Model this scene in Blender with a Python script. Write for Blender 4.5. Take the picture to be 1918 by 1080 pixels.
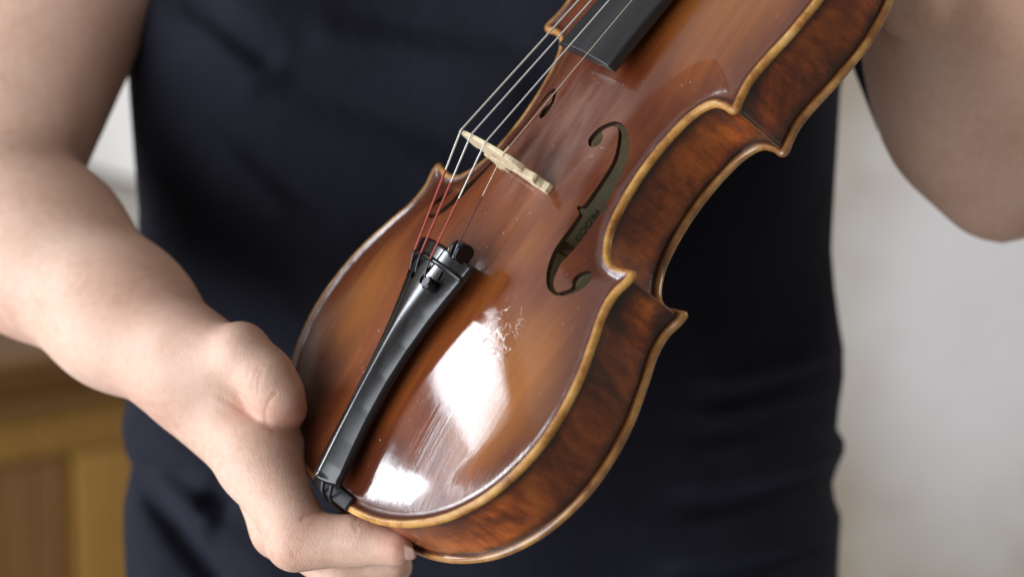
import bpy, bmesh, math, random
import numpy as np
from mathutils import Vector, Matrix
from mathutils.geometry import delaunay_2d_cdt

# ---------------------------------------------------------------- scene, camera, light
for o in list(bpy.data.objects): bpy.data.objects.remove(o)
S = bpy.context.scene
COL = S.collection
random.seed(7); RNG = np.random.default_rng(7)

PITCH = math.radians(10.0)
CAM = np.array([0.0, 0.0, 1.45])
FWD = np.array([0.0, math.cos(PITCH), -math.sin(PITCH)])
UPV = np.array([0.0, math.sin(PITCH), math.cos(PITCH)])
RGT = np.array([1.0, 0.0, 0.0])
LENS = 99.888
FPX = LENS * 1918 / 36                      # focal length in photograph pixels
def P(px, py, d):
    """point of the room seen at photograph position (px, py), d metres in front of the camera"""
    return CAM + RGT * ((px - 959) / FPX * d) + UPV * (-(py - 540) / FPX * d) + FWD * d

cam = bpy.data.cameras.new('camera'); co = bpy.data.objects.new('camera', cam); COL.objects.link(co)
co.location = CAM; co.rotation_euler = (math.pi / 2 - PITCH, 0, 0)
cam.lens = LENS; cam.sensor_width = 36; cam.clip_start = 0.05; cam.clip_end = 60
cam.dof.use_dof = True; cam.dof.focus_distance = 1.235; cam.dof.aperture_fstop = 4.5
S.camera = co

S.view_settings.view_transform = 'Standard'; S.view_settings.look = 'None'
S.view_settings.exposure = 0.14; S.view_settings.gamma = 1.0
wd = bpy.data.worlds.new('World'); S.world = wd; wd.use_nodes = True
bg = wd.node_tree.nodes['Background']
bg.inputs[0].default_value = (1.0, 0.93, 0.86, 1); bg.inputs[1].default_value = 0.205

def area_lamp(name, loc, target, w, h, power, col):
    l = bpy.data.lights.new(name, 'AREA'); l.shape = 'RECTANGLE'; l.size = w; l.size_y = h
    l.energy = power; l.color = col
    o = bpy.data.objects.new(name, l); COL.objects.link(o); o.location = loc
    d = Vector(target) - Vector(loc); o.rotation_euler = d.to_track_quat('-Z', 'Y').to_euler()
    return o
VC = P(850, 800, 1.24)                       # the lower part of the violin
def toward(az, el, dist):
    a, e = math.radians(az), math.radians(el)
    return VC + dist * np.array([-math.sin(a) * math.cos(e), -math.cos(a) * math.cos(e), math.sin(e)])
# the window on the left (its panes, with something dark standing before them) and the wide soft daylight of the room
WB = (0.88, 0.93, 1.0)
def pane(az0, az1, el0, el1, rad, dist=2.1):
    w = 2 * dist * math.tan(math.radians(az1 - az0) / 2) * math.cos(math.radians((el0 + el1) / 2)); h = 2 * dist * math.tan(math.radians(el1 - el0) / 2)
    area_lamp('window_light', toward((az0 + az1) / 2, (el0 + el1) / 2, dist), VC, w, h, rad * math.pi * w * h, WB)
pane(101.8, 112.0, 24.0, 32.0, 30)
pane(98.0, 101.7, 18.0, 32.0, 4)
pane(101.8, 103.2, 13.0, 23.9, 30)
pane(103.3, 113.0, 12.0, 16.2, 30)
pane(28.0, 86.0, -30.0, 17.5, 6.0, 1.25)
pane(60.0, 116.0, 37.0, 62.0, .55, 2.4)
# fill lamp added out of view on the right to brighten the plaster wall
area_lamp('wall_fill_light', (1.30, 1.50, 2.25), (0.40, 2.62, 1.15), 0.7, 0.9, 12.5, (1.0, 0.92, 0.82))

# ---------------------------------------------------------------- helpers
def tag(o, label=None, cat=None, kind=None, group=None):
    if label: o['label'] = label
    if cat: o['category'] = cat
    if kind: o['kind'] = kind
    if group: o['group'] = group
    return o
def empty(name, loc=(0, 0, 0)):
    o = bpy.data.objects.new(name, None); o.empty_display_size = 0.05; o.location = loc
    COL.objects.link(o); return o
def mesh_obj(name, verts, faces, mat=None, parent=None, smooth=True, attrs=None):
    me = bpy.data.meshes.new(name)
    me.from_pydata([tuple(map(float, v)) for v in verts], [], [tuple(map(int, f)) for f in faces])
    me.validate(verbose=False); me.update()
    if smooth: me.polygons.foreach_set('use_smooth', np.ones(len(me.polygons), bool))
    if attrs:
        for k, a in attrs.items():
            at = me.attributes.new(k, 'FLOAT', 'POINT'); at.data.foreach_set('value', np.asarray(a, np.float32))
    o = bpy.data.objects.new(name, me); COL.objects.link(o)
    if mat: me.materials.append(mat)
    if parent: o.parent = parent
    return o
def sharp(o, deg=35):
    me = o.data; bm = bmesh.new(); bm.from_mesh(me)
    bmesh.ops.recalc_face_normals(bm, faces=bm.faces)
    for e in bm.edges:
        if len(e.link_faces) == 2: e.smooth = e.calc_face_angle(0) < math.radians(deg)
    bm.to_mesh(me); bm.free(); return o
class MB:
    """collects simple shapes into one mesh"""
    def __init__(s): s.v = []; s.f = []
    def add(s, v, f):
        n = len(s.v); s.v += [tuple(map(float, q)) for q in v]; s.f += [tuple(i + n for i in q) for q in f]
    def box(s, c, size, rot=None, bev=0.0):
        bm = bmesh.new(); bmesh.ops.create_cube(bm, size=1.0)
        bmesh.ops.scale(bm, vec=Vector(size), verts=bm.verts)
        if bev: bmesh.ops.bevel(bm, geom=list(bm.edges), offset=bev, segments=2, profile=0.5, affect='EDGES')
        M = Matrix.Translation(Vector(c)) @ (rot.to_4x4() if rot else Matrix.Identity(4))
        bm.verts.index_update()
        s.add([M @ v.co for v in bm.verts], [[v.index for v in f.verts] for f in bm.faces]); bm.free(); return s
    def tube(s, pts, r, n=10, caps=True):
        pts = np.array(pts, float); k = len(pts); r = np.full(k, r) if np.isscalar(r) else np.array(r, float)
        T = np.gradient(pts, axis=0); T /= np.linalg.norm(T, axis=1)[:, None] + 1e-12
        a = np.array([0, 0, 1.0]) if abs(T[0][2]) < .9 else np.array([1.0, 0, 0])
        U = np.cross(T[0], a); U /= np.linalg.norm(U); v = []
        for i in range(k):
            U = U - T[i] * (U @ T[i]); U /= np.linalg.norm(U); W = np.cross(T[i], U)
            for j in range(n):
                t = 2 * math.pi * j / n; v.append(pts[i] + r[i] * (math.cos(t) * U + math.sin(t) * W))
        f = [(i * n + j, i * n + (j + 1) % n, (i + 1) * n + (j + 1) % n, (i + 1) * n + j) for i in range(k - 1) for j in range(n)]
        if caps: f += [tuple(range(n))[::-1], tuple((k - 1) * n + j for j in range(n))]
        s.add(v, f); return s
    def prism(s, poly, axis_o, U, V, W, depth):
        n = len(poly); O = np.array(axis_o, float); U, V, W = map(lambda q: np.array(q, float), (U, V, W))
        a = [O + U * x + V * y for x, y in poly]; b = [q + W * depth for q in a]
        s.add(a + b, [tuple(range(n))[::-1], tuple(range(n, 2 * n))] + [(i, (i + 1) % n, n + (i + 1) % n, n + i) for i in range(n)]); return s
    def build(s, name, mat, parent=None, smooth=True, deg=40):
        o = mesh_obj(name, s.v, s.f, mat, parent, smooth)
        return sharp(o, deg)

# ---------------------------------------------------------------- materials
class NT:
    def __init__(s, name):
        s.m = bpy.data.materials.new(name); s.m.use_nodes = True; s.t = s.m.node_tree
        s.b = s.t.nodes['Principled BSDF']; s._c = {}
    def n(s, typ, **kw):
        x = s.t.nodes.new(typ)
        for k, v in kw.items(): setattr(x, k, v)
        return x
    def put(s, sock, v):
        if isinstance(v, bpy.types.NodeSocket): s.t.links.new(v, sock)
        elif isinstance(v, (tuple, list)) and len(v) == 3 and sock.type == 'RGBA': sock.default_value = (*v, 1)
        else: sock.default_value = v
    def set(s, **kw):
        for k, v in kw.items(): s.put(s.b.inputs[k.replace('_', ' ')], v)
        return s
    def co(s, scale=(1, 1, 1), rot=(0, 0, 0), loc=(0, 0, 0)):
        tc = s._c.get('tc') or s._c.setdefault('tc', s.n('ShaderNodeTexCoord'))
        mp = s.n('ShaderNodeMapping'); s.t.links.new(tc.outputs['Object'], mp.inputs[0])
        mp.inputs['Scale'].default_value = scale; mp.inputs['Rotation'].default_value = rot; mp.inputs['Location'].default_value = loc
        return mp.outputs[0]
    def noise(s, scale, detail=4, rough=.55, vec=None, dist=0.0):
        x = s.n('ShaderNodeTexNoise'); x.inputs['Scale'].default_value = scale; x.inputs['Detail'].default_value = detail
        x.inputs['Roughness'].default_value = rough; x.inputs['Distortion'].default_value = dist
        s.t.links.new(vec or s.co(), x.inputs['Vector']); return x.outputs['Fac']
    def wave(s, scale, dist, vec, detail=2, dscale=1.0, axis='X'):
        x = s.n('ShaderNodeTexWave', bands_direction=axis); x.inputs['Scale'].default_value = scale
        x.inputs['Distortion'].default_value = dist; x.inputs['Detail'].default_value = detail; x.inputs['Detail Scale'].default_value = dscale
        s.t.links.new(vec, x.inputs['Vector']); return x.outputs['Fac']
    def ramp(s, fac, stops):
        x = s.n('ShaderNodeValToRGB'); s.put(x.inputs[0], fac); e = x.color_ramp.elements
        while len(e) < len(stops): e.new(0.5)
        for q, (p, c) in zip(e, stops):
            q.position = p; q.color = (*c, 1) if isinstance(c, tuple) else (c, c, c, 1)
        return x.outputs[0]
    def mix(s, fac, a, b, mode='MIX'):
        x = s.n('ShaderNodeMix', data_type='RGBA', blend_type=mode); s.put(x.inputs[0], fac); s.put(x.inputs[6], a); s.put(x.inputs[7], b)
        return x.outputs[2]
    def math(s, op, a, b=0.0, clamp=False):
        x = s.n('ShaderNodeMath', operation=op, use_clamp=clamp); s.put(x.inputs[0], a); s.put(x.inputs[1], b); return x.outputs[0]
    def attr(s, name):
        x = s.n('ShaderNodeAttribute', attribute_name=name); return x.outputs['Fac']
    def rng(s, v, a, b, c=0.0, d=1.0):
        x = s.n('ShaderNodeMapRange', interpolation_type='SMOOTHSTEP'); s.put(x.inputs[0], v)
        for i, q in enumerate((a, b, c, d)): x.inputs[1 + i].default_value = q
        return x.outputs[0]
    def blob(s, c, r):
        """1 at the local point c, 0 beyond the radii r: a worn or stained patch of the thing itself"""
        v = s.co(scale=tuple(1 / q for q in r), loc=tuple(-a / q for a, q in zip(c, r)))
        x = s.n('ShaderNodeVectorMath', operation='LENGTH'); s.t.links.new(v, x.inputs[0])
        return s.rng(x.outputs['Value'], 0.25, 1.0, 1.0, 0.0)
    def bump(s, h, dist, strength=1.0, prev=None):
        x = s.n('ShaderNodeBump'); x.inputs['Strength'].default_value = strength; x.inputs['Distance'].default_value = dist
        s.put(x.inputs['Height'], h)
        if prev: s.t.links.new(prev, x.inputs['Normal'])
        return x.outputs[0]
    def done(s): return s.m

def mat_top():
    m = NT('violin_top_varnish')
    grain = m.wave(330, 3.0, m.co(scale=(1, .012, .05)), 2, 1.5)           # spruce year rings, about a millimetre apart
    big = m.noise(16, 4, .55, m.co(scale=(1.1, .55, 1)))
    mid = m.noise(70, 5, .6, m.co(scale=(1.2, .35, 1)))
    c = m.ramp(m.math('ADD', m.math('MULTIPLY', big, .65), m.math('MULTIPLY', mid, .35)),
               [(.30, (.070, .0115, .0033)), (.45, (.155, .032, .0070)), (.56, (.245, .062, .0115)), (.70, (.36, .118, .022))])
    gold = m.math('MAXIMUM', m.blob((.070, .080, .005), (.036, .055, .03)), m.math('MULTIPLY', m.blob((.035, .290, .01), (.05, .075, .03)), .8))
    gold = m.math('MAXIMUM', gold, m.math('MULTIPLY', m.blob((-.062, .075, .005), (.025, .045, .03)), .8))
    c = m.mix(m.math('MULTIPLY', gold, .75), c, (.43, .150, .024))
    dark = m.math('MAXIMUM', m.blob((-.055, .020, .004), (.05, .04, .03)), m.math('MULTIPLY', m.blob((.02, .015, .004), (.05, .028, .03)), .7))
    c = m.mix(m.math('MULTIPLY', dark, .92), c, (.05, .010, .004))
    strk = m.noise(240, 3, .6, m.co(scale=(1, .02, .1)))                 # broader streaks along the grain
    c = m.mix(m.rng(strk, .40, .62, .20, 0), c, (.06, .013, .004))
    c = m.mix(m.math('MULTIPLY', grain, .50), c, (.045, .010, .004))
    rosin = m.math('MULTIPLY', m.blob((.0, .185, .012), (.05, .05, .04)), m.rng(mid, .35, .65))
    c = m.mix(m.math('MULTIPLY', rosin, .22), c, (.42, .33, .32))
    speck = m.math('MULTIPLY', m.rng(m.noise(620, 1, .4), .735, .79), m.rng(m.noise(38, 3), .46, .6))
    c = m.mix(m.math('MULTIPLY', speck, .55), c, (.55, .40, .28))
    # fine white crackle beside the tailpiece
    vor = m.n('ShaderNodeTexVoronoi', feature='DISTANCE_TO_EDGE'); vor.inputs['Scale'].default_value = 210
    wob = m.n('ShaderNodeTexNoise'); wob.inputs['Scale'].default_value = 120; m.t.links.new(m.co(), wob.inputs['Vector'])
    vv = m.n('ShaderNodeVectorMath', operation='MULTIPLY_ADD'); m.t.links.new(wob.outputs['Color'], vv.inputs[0]); vv.inputs[1].default_value = (.012, .012, .012)
    m.t.links.new(m.co(scale=(1, .8, 1)), vv.inputs[2]); m.t.links.new(vv.outputs[0], vor.inputs['Vector'])
    crk = m.math('MULTIPLY', m.rng(vor.outputs['Distance'], .03, .075, 1, 0), m.blob((.046, .093, .01), (.015, .024, .03)))
    crk = m.math('MULTIPLY', crk, m.rng(m.noise(160, 2), .46, .56))
    c = m.mix(m.math('MULTIPLY', crk, .9), c, (.72, .62, .54))
    # bare honey wood along the worn rim
    d = m.math('ADD', m.attr('rim'), m.math('MULTIPLY', m.math('SUBTRACT', m.noise(38, 4, .6), .5), 1.5))
    rimc = m.ramp(m.noise(70, 5, .7), [(.33, (.20, .07, .016)), (.48, (.42, .20, .05)), (.6, (.52, .28, .075)), (.75, (.64, .42, .16))])
    c = m.mix(m.math('MULTIPLY', m.rng(m.math('ADD', m.attr('rim'), m.math('MULTIPLY', m.math('SUBTRACT', m.noise(30, 3), .5), 14)), 4, 20, 1, 0), .62), c, (.060, .010, .003))
    pf = m.math('MULTIPLY', m.rng(m.attr('rim'), 3.7, 4.0), m.rng(m.attr('rim'), 4.5, 4.8, 1, 0)); c = m.mix(m.math('MULTIPLY', pf, .6), c, (.02, .007, .004))
    rim = m.rng(d, 1.8, 3.3, 1, 0); c = m.mix(rim, c, rimc)
    m.set(Base_Color=c, Roughness=m.rng(m.noise(40, 4), .3, .7, .45, .6), Coat_Weight=m.math('SUBTRACT', .9, m.math('MULTIPLY', rim, .5)), Coat_Roughness=m.math('ADD', m.rng(m.noise(22, 3), .35, .65, .03, .075), m.math('MULTIPLY', m.rng(m.attr('rim'), 3, 12, 1, 0), .14)), Coat_IOR=1.58)
    m.b.inputs['Specular IOR Level'].default_value = .12
    b = m.bump(grain, .000018, .7); b = m.bump(m.noise(900, 3, .6), .00002, .35, b); b = m.bump(m.noise(45, 3), .0003, .16, b)
    b = m.bump(m.math('MAXIMUM', crk, speck), .0002, .7, b)
    m.set(Normal=b, Coat_Normal=b); return m.done()
def mat_edge_back():
    m = NT('violin_back_varnish')
    d = m.math('ADD', m.attr('rim'), m.math('MULTIPLY', m.math('SUBTRACT', m.noise(50, 4), .5), 1.4))
    c = m.ramp(m.noise(60, 5), [(.3, (.05, .013, .005)), (.6, (.16, .05, .012)), (.8, (.30, .12, .03))])
    rimc = m.ramp(m.noise(70, 4, .6), [(.3, (.10, .035, .01)), (.5, (.30, .13, .032)), (.72, (.48, .26, .075))])
    c = m.mix(m.rng(d, 1.2, 2.4, 1, 0), c, rimc)
    m.set(Base_Color=c, Roughness=.35, Coat_Weight=.8, Coat_Roughness=.14)
    b = m.bump(m.noise(60, 4), .0006, .4); b = m.bump(m.noise(700, 2), .00006, .5, b)
    m.set(Normal=b, Coat_Normal=b); return m.done()
def mat_rib():
    m = NT('rib_varnish')
    big = m.noise(26, 5, .6, m.co(scale=(1, 1, .8)), .6); fin = m.noise(230, 5, .7, m.co(scale=(1, 1, .3)))
    c = m.ramp(m.math('ADD', m.math('MULTIPLY', big, .68), m.math('MULTIPLY', fin, .32)),
               [(.33, (.022, .007, .0035)), (.42, (.095, .020, .004)), (.49, (.235, .046, .006)), (.57, (.43, .100, .011)), (.70, (.60, .19, .026))])
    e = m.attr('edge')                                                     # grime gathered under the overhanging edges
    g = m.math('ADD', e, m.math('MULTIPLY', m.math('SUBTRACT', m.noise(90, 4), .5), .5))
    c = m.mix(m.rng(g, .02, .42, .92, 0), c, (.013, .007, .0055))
    c = m.mix(m.rng(m.noise(14, 3, .5), .42, .58, .55, 0), c, (.035, .010, .004))
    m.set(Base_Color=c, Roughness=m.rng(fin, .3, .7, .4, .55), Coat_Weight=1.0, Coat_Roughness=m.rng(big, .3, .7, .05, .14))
    m.b.inputs['Specular IOR Level'].default_value = .12
    b = m.bump(m.noise(60, 4, .6), .0006, .4); b = m.bump(fin, .0003, .5, b); b = m.bump(m.noise(420, 3, .6), .00012, .5, b)
    m.set(Normal=b, Coat_Normal=b); return m.done()
def mat_wood(name, lo, hi, scale=(1, 1, 1), rough=.55, wscale=60, coat=0.0):
    m = NT(name); g = m.wave(wscale, 5, m.co(scale=scale), 3, 1.5); n = m.noise(120, 4)
    m.set(Base_Color=m.ramp(m.math('ADD', m.math('MULTIPLY', g, .5), m.math('MULTIPLY', n, .5)), [(.25, lo), (.75, hi)]), Roughness=rough, Coat_Weight=coat, Coat_Roughness=.2)
    m.set(Normal=m.bump(g, .00015, .4)); return m.done()
def mat_ebony(name, rough, col=.012, bump=.5):
    m = NT(name); n = m.noise(420, 3, .5, m.co(scale=(1, .12, 1)))
    m.set(Base_Color=m.ramp(n, [(.3, (col * .85, col * .85, col * .9)), (.75, (col * 1.25, col * 1.22, col * 1.25))]), Roughness=m.rng(n, .3, .7, rough - .02, rough + .02))
    m.set(Normal=m.bump(n, .000006, bump)); m.b.inputs['Specular IOR Level'].default_value = .6; return m.done()
def mat_plain(name, col, rough=.5, metal=0.0, bump=None, var=.15):
    m = NT(name); n = m.noise(bump or 300, 3)
    m.set(Base_Color=m.ramp(n, [(.3, tuple(q * (1 - var) for q in col)), (.7, tuple(min(1, q * (1 + var)) for q in col))]), Roughness=rough, Metallic=metal)
    m.set(Normal=m.bump(n, .00005, .4)); return m.done()
def mat_string(name, col, rough, pitch, metal):
    m = NT(name); w = m.wave(pitch, .3, m.co(), 1, 1, 'Y')
    m.set(Base_Color=m.ramp(w, [(.2, tuple(q * .7 for q in col)), (.7, col)]), Roughness=rough, Metallic=metal); return m.done()
def mat_skin():
    m = NT('skin')
    n1 = m.noise(28, 4, .55); n2 = m.noise(260, 4, .6)
    c = m.ramp(m.math('ADD', m.math('MULTIPLY', n1, .6), m.math('MULTIPLY', n2, .4)), [(.3, (.545, .325, .232)), (.5, (.635, .415, .315)), (.72, (.705, .50, .395))])
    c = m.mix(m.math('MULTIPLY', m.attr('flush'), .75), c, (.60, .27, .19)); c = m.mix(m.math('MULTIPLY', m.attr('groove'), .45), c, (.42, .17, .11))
    red = m.rng(m.noise(9, 3, .5), .48, .7); c = m.mix(m.math('MULTIPLY', red, .28), c, (.60, .31, .235))
    mole = m.rng(m.noise(75, 1, .3), .80, .83); c = m.mix(m.math('MULTIPLY', mole, .5), c, (.30, .15, .09))
    m.set(Base_Color=c, Roughness=m.rng(n2, .3, .7, .42, .58), Subsurface_Weight=.22, Subsurface_Scale=.006)
    m.b.inputs['Subsurface Radius'].default_value = (1.0, .35, .2); m.b.inputs['Specular IOR Level'].default_value = .42
    vo = m.n('ShaderNodeTexVoronoi', feature='DISTANCE_TO_EDGE'); vo.inputs['Scale'].default_value = 700; m.t.links.new(m.co(rot=(0, .7, 0), scale=(1, 1, .6)), vo.inputs['Vector'])
    b = m.bump(m.rng(vo.outputs['Distance'], 0, .12), .00014, .45)
    b = m.bump(m.noise(130, 5, .68), .0008, .17, b)
    wr = m.noise(150, 4, .7, m.co(rot=(0, .75, 0), scale=(1.8, 1, .8)), .6)        # fine creases where joints fold
    b = m.bump(m.math('MULTIPLY', m.rng(wr, .35, .65), m.attr('crease')), .0005, .28, b)
    b = m.bump(m.math('SUBTRACT', 1.0, m.attr('groove')), .0006, .5, b)
    m.set(Normal=b); return m.done()
def mat_cloth():
    m = NT('navy_jersey'); n = m.noise(1500, 2); k = m.noise(14, 4)
    m.set(Base_Color=m.ramp(m.math('ADD', m.math('MULTIPLY', n, .4), m.math('MULTIPLY', k, .6)), [(.3, (.0072, .0074, .0114)), (.7, (.0145, .0151, .0240))]), Roughness=.85, Sheen_Weight=.05, Sheen_Roughness=.5)
    m.b.inputs['Sheen Tint'].default_value = (.5, .55, .8, 1); m.b.inputs['Specular IOR Level'].default_value = .12
    b = m.bump(n, .0002, .35); m.set(Normal=m.bump(m.noise(34, 4), .005, .45, b)); return m.done()
def mat_plaster():
    m = NT('limewashed_plaster')
    a = m.noise(2.6, 5, .6, m.co(loc=(3.1, 0, 1.7))); f = m.noise(15, 5, .6); s = m.noise(30, 4)
    c = m.ramp(a, [(.32, (.42, .375, .30)), (.48, (.50, .465, .395)), (.57, (.57, .545, .49)), (.72, (.66, .65, .62))])
    c = m.mix(m.rng(f, .45, .62, 0, .9), c, (.40, .325, .25))
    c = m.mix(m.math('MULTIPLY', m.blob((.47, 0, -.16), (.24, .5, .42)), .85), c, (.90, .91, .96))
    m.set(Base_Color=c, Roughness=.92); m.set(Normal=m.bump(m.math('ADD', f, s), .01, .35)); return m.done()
# ---- outline and arching of the plates
HALF=[(0,-2.3),(10.2,-3.3),(20.4,-3.0),(40.7,0.6),(61.4,8.4),(80.4,20.8),(95.1,38.7),(103.1,60.1),(103.8,79.0),(100.2,97.3),(92.9,114.8),(87.2,126.7),(85.6,136.1),(88.0,144.4),(87.3,149.2),(81.8,148.6),(73.2,147.4),(64.9,150.6),(56.6,161.6),(52.6,177.7),(52.0,193.4),(54.0,208.1),(57.7,219.4),(63.6,226.2),(71.5,227.9),(78.0,227.3),(80.5,230.2),(78.8,235.7),(77.2,243.7),(78.7,254.7),(81.9,268.6),(83.9,284.1),(83.6,294.5),(80.5,307.6),(74.3,321.8),(63.3,334.9),(49.5,345.0),(34.7,351.0),(19.8,354.5),(0,356.1)]
def catmull(P,n):
    out=[]
    for i in range(1,len(P)-2):
        p0,p1,p2,p3=P[i-1:i+3]
        t=np.linspace(0,1,n,endpoint=False)[:,None]
        out.append(.5*((2*p1)+(-p0+p2)*t+(2*p0-5*p1+4*p2-p3)*t**2+(-p0+3*p1-3*p2+p3)*t**3))
    out.append(P[-2][None]); return np.vstack(out)
def half_outline():
    h=np.array(HALF,float)
    P=np.vstack([[-h[1,0],h[1,1]],h,[-h[-2,0],h[-2,1]]])
    return catmull(P,10)
def resample(c,step):
    s=np.r_[0,np.cumsum(np.linalg.norm(np.diff(c,axis=0),axis=1))]
    n=int(round(s[-1]/step)); u=np.linspace(0,s[-1],n+1)
    return np.c_[np.interp(u,s,c[:,0]),np.interp(u,s,c[:,1])]
h_=resample(half_outline(),1.25)
OUT=np.vstack([h_,(h_*[-1,1])[-2:0:-1]])   # closed, counter-clockwise (treble side up first)
def inside(pts,poly):
    x,y=pts[:,0],pts[:,1]; r=np.zeros(len(pts),bool); p=poly;q=np.roll(poly,-1,0)
    for (x0,y0),(x1,y1) in zip(p,q):
        if y0==y1: continue
        c=((y0>y)!=(y1>y)); r^=c&(x<(x1-x0)*(y-y0)/(y1-y0)+x0)
    return r
def pdist(pts,poly):
    p=poly;d=np.roll(poly,-1,0)-p;L=(d*d).sum(1)+1e-12
    D=np.full(len(pts),1e9)
    for i in range(0,len(pts),4000):
        v=pts[i:i+4000,None]-p[None]
        s=np.clip((v*d).sum(2)/L,0,1)
        e=v-s[...,None]*d
        D[i:i+4000]=np.sqrt((e*e).sum(2).min(1))
    return D
# dome: Poisson solution on a 2 mm grid inside the channel line, flattened along the centre line
GS=2.0; GX=np.arange(-110,110.1,GS); GY=np.arange(-10,364.1,GS)
def dome():
    XX,YY=np.meshgrid(GX,GY); pts=np.c_[XX.ravel(),YY.ravel()]
    m=(inside(pts,OUT)&(pdist(pts,OUT)>4.5)).reshape(XX.shape)
    u=np.where(m,30.0*30,0.0)
    par=(np.add.outer(np.arange(len(GY)),np.arange(len(GX)))%2)
    for k in range(900):
        for c in (0,1):
            a=np.zeros_like(u);a[1:-1,1:-1]=.25*(u[:-2,1:-1]+u[2:,1:-1]+u[1:-1,:-2]+u[1:-1,2:]+GS*GS*1.0)
            mm=m&(par==c); u=np.where(mm,u+1.85*(a-u),u)
    u=np.maximum(u,0)
    ic=len(GX)//2; cl=u[:,ic:ic+1]; g=np.where(m,(u/np.maximum(cl,1e-6)),0)
    t=np.clip((GY+2.3-4.5)/(358.4-9),0,1); H=(1-np.abs(2*t-1)**2.5)
    g=np.clip(g,0,1.15)
    return H[:,None]*g**0.82*np.where(m,1,0)
DOME=dome()
for _ in range(3):
    Q_=np.pad(DOME,1,mode='edge');DOME=(Q_[1:-1,1:-1]*4+Q_[:-2,1:-1]+Q_[2:,1:-1]+Q_[1:-1,:-2]+Q_[1:-1,2:])/8
def bil(G,pts):
    fx=np.clip((pts[:,0]-GX[0])/GS,0,len(GX)-1.001);fy=np.clip((pts[:,1]-GY[0])/GS,0,len(GY)-1.001)
    i=fx.astype(int);j=fy.astype(int);a=fx-i;b=fy-j
    return G[j,i]*(1-a)*(1-b)+G[j,i+1]*a*(1-b)+G[j+1,i]*(1-a)*b+G[j+1,i+1]*a*b
def sstep(x,a,b):
    t=np.clip((x-a)/(b-a),0,1);return t*t*(3-2*t)
ARCH=14.5
def ztop(pts,d=None,arch=ARCH):
    if d is None: d=pdist(pts,OUT)
    base=-1.2*sstep(d,1.8,5.5)            # rim crest down into the channel
    z=0.3+base+bil(DOME,pts)*(arch+0.9)*(.72+.28*sstep(d,5,24))
    r=1.9;k=d<r
    z[k]=-1.6+np.sqrt(np.maximum(r*r-(r-d[k])**2,0))
    return z
R=np.array([[0.4882958,0.57568515,-0.65586113],[0.29466938,-0.81617604,-0.49701773],[-0.82142387,0.04942947,-0.56817212]])
T=np.array([-77.83906734,88.60347836,1246.70159466]);F=99.88832310285117*1918/36
# ---------------------------------------------------------------- violin geometry (millimetres, y toward the neck, z out of the top)
def inset(poly, off, slack=.06):
    """points of a closed outline moved inward, keeping only those that really lie that far from it"""
    t = np.roll(poly, -1, 0) - np.roll(poly, 1, 0); t /= np.linalg.norm(t, axis=1)[:, None] + 1e-9
    q = poly + np.c_[-t[:, 1], t[:, 0]] * off
    k = inside(q, poly) & (pdist(q, poly) > off - slack)
    return q[k]
def plate(outline, holes, zt, zb, offs, step, hole_offs=()):
    """solid sheet between two height functions over a 2-D outline with holes; returns verts (mm), faces, rim distances"""
    loops = [outline] + list(holes); pts = []; edges = []
    for L in loops:
        n0 = len(pts); n = len(L); pts += [tuple(p) for p in L]; edges += [(n0 + i, n0 + (i + 1) % n) for i in range(n)]
    extra = []
    lim = 0.0
    for o in offs: extra.append(inset(outline, o)); lim = max(lim, o)
    lo, hi = outline.min(0), outline.max(0)
    gx, gy = np.meshgrid(np.arange(lo[0], hi[0], step), np.arange(lo[1], hi[1], step * .866)); gx[1::2] += step / 2
    g = np.c_[gx.ravel(), gy.ravel()]; g = g[inside(g, outline)]; g = g[pdist(g, outline) > lim + step * .45]; extra.append(g)
    E = np.vstack(extra)
    for h in holes:
        E = E[~inside(E, h)]; E = E[pdist(E, h) > .45]
    pts += [tuple(p) for p in E]
    V, _, F, *_r = delaunay_2d_cdt([Vector(p) for p in pts], edges, [], 0, 1e-5)
    V = np.array([tuple(v) for v in V]); F = np.array([f for f in F if len(f) == 3])
    c = V[F].mean(1); k = inside(c, outline)
    for h in holes: k &= ~inside(c, h)
    F = F[k]
    a = V[F]; ar = np.cross(a[:, 1] - a[:, 0], a[:, 2] - a[:, 0]); F[ar < 0] = F[ar < 0][:, ::-1]; F = F[np.abs(ar) > 1e-7]
    d = pdist(V, outline); n = len(V)
    top = np.c_[V, zt(V, d)]; bot = np.c_[V, zb(V, d)]
    cnt = {}
    for f in F:
        for i in range(3): cnt[(f[i], f[(i + 1) % 3])] = 1
    side = [(j, i, i + n, j + n) for (i, j) in cnt if (j, i) not in cnt]
    faces = [tuple(f) for f in F] + [tuple(f[::-1] + n) for f in F] + side
    return np.vstack([top, bot]), faces, np.r_[d, d]
MM = .001
TAU = 2 * math.pi

VIO = empty('violin')
tag(VIO, 'old red brown violin with honey coloured worn edges held in two bare hands', 'violin')
Bm = np.column_stack([RGT, -UPV, FWD]) @ R
Mv = Matrix([[*Bm[i], float((CAM + RGT * T[0] * MM - UPV * T[1] * MM + FWD * T[2] * MM)[i])] for i in range(3)] + [[0, 0, 0, 1]])
VIO.matrix_world = Mv

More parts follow.
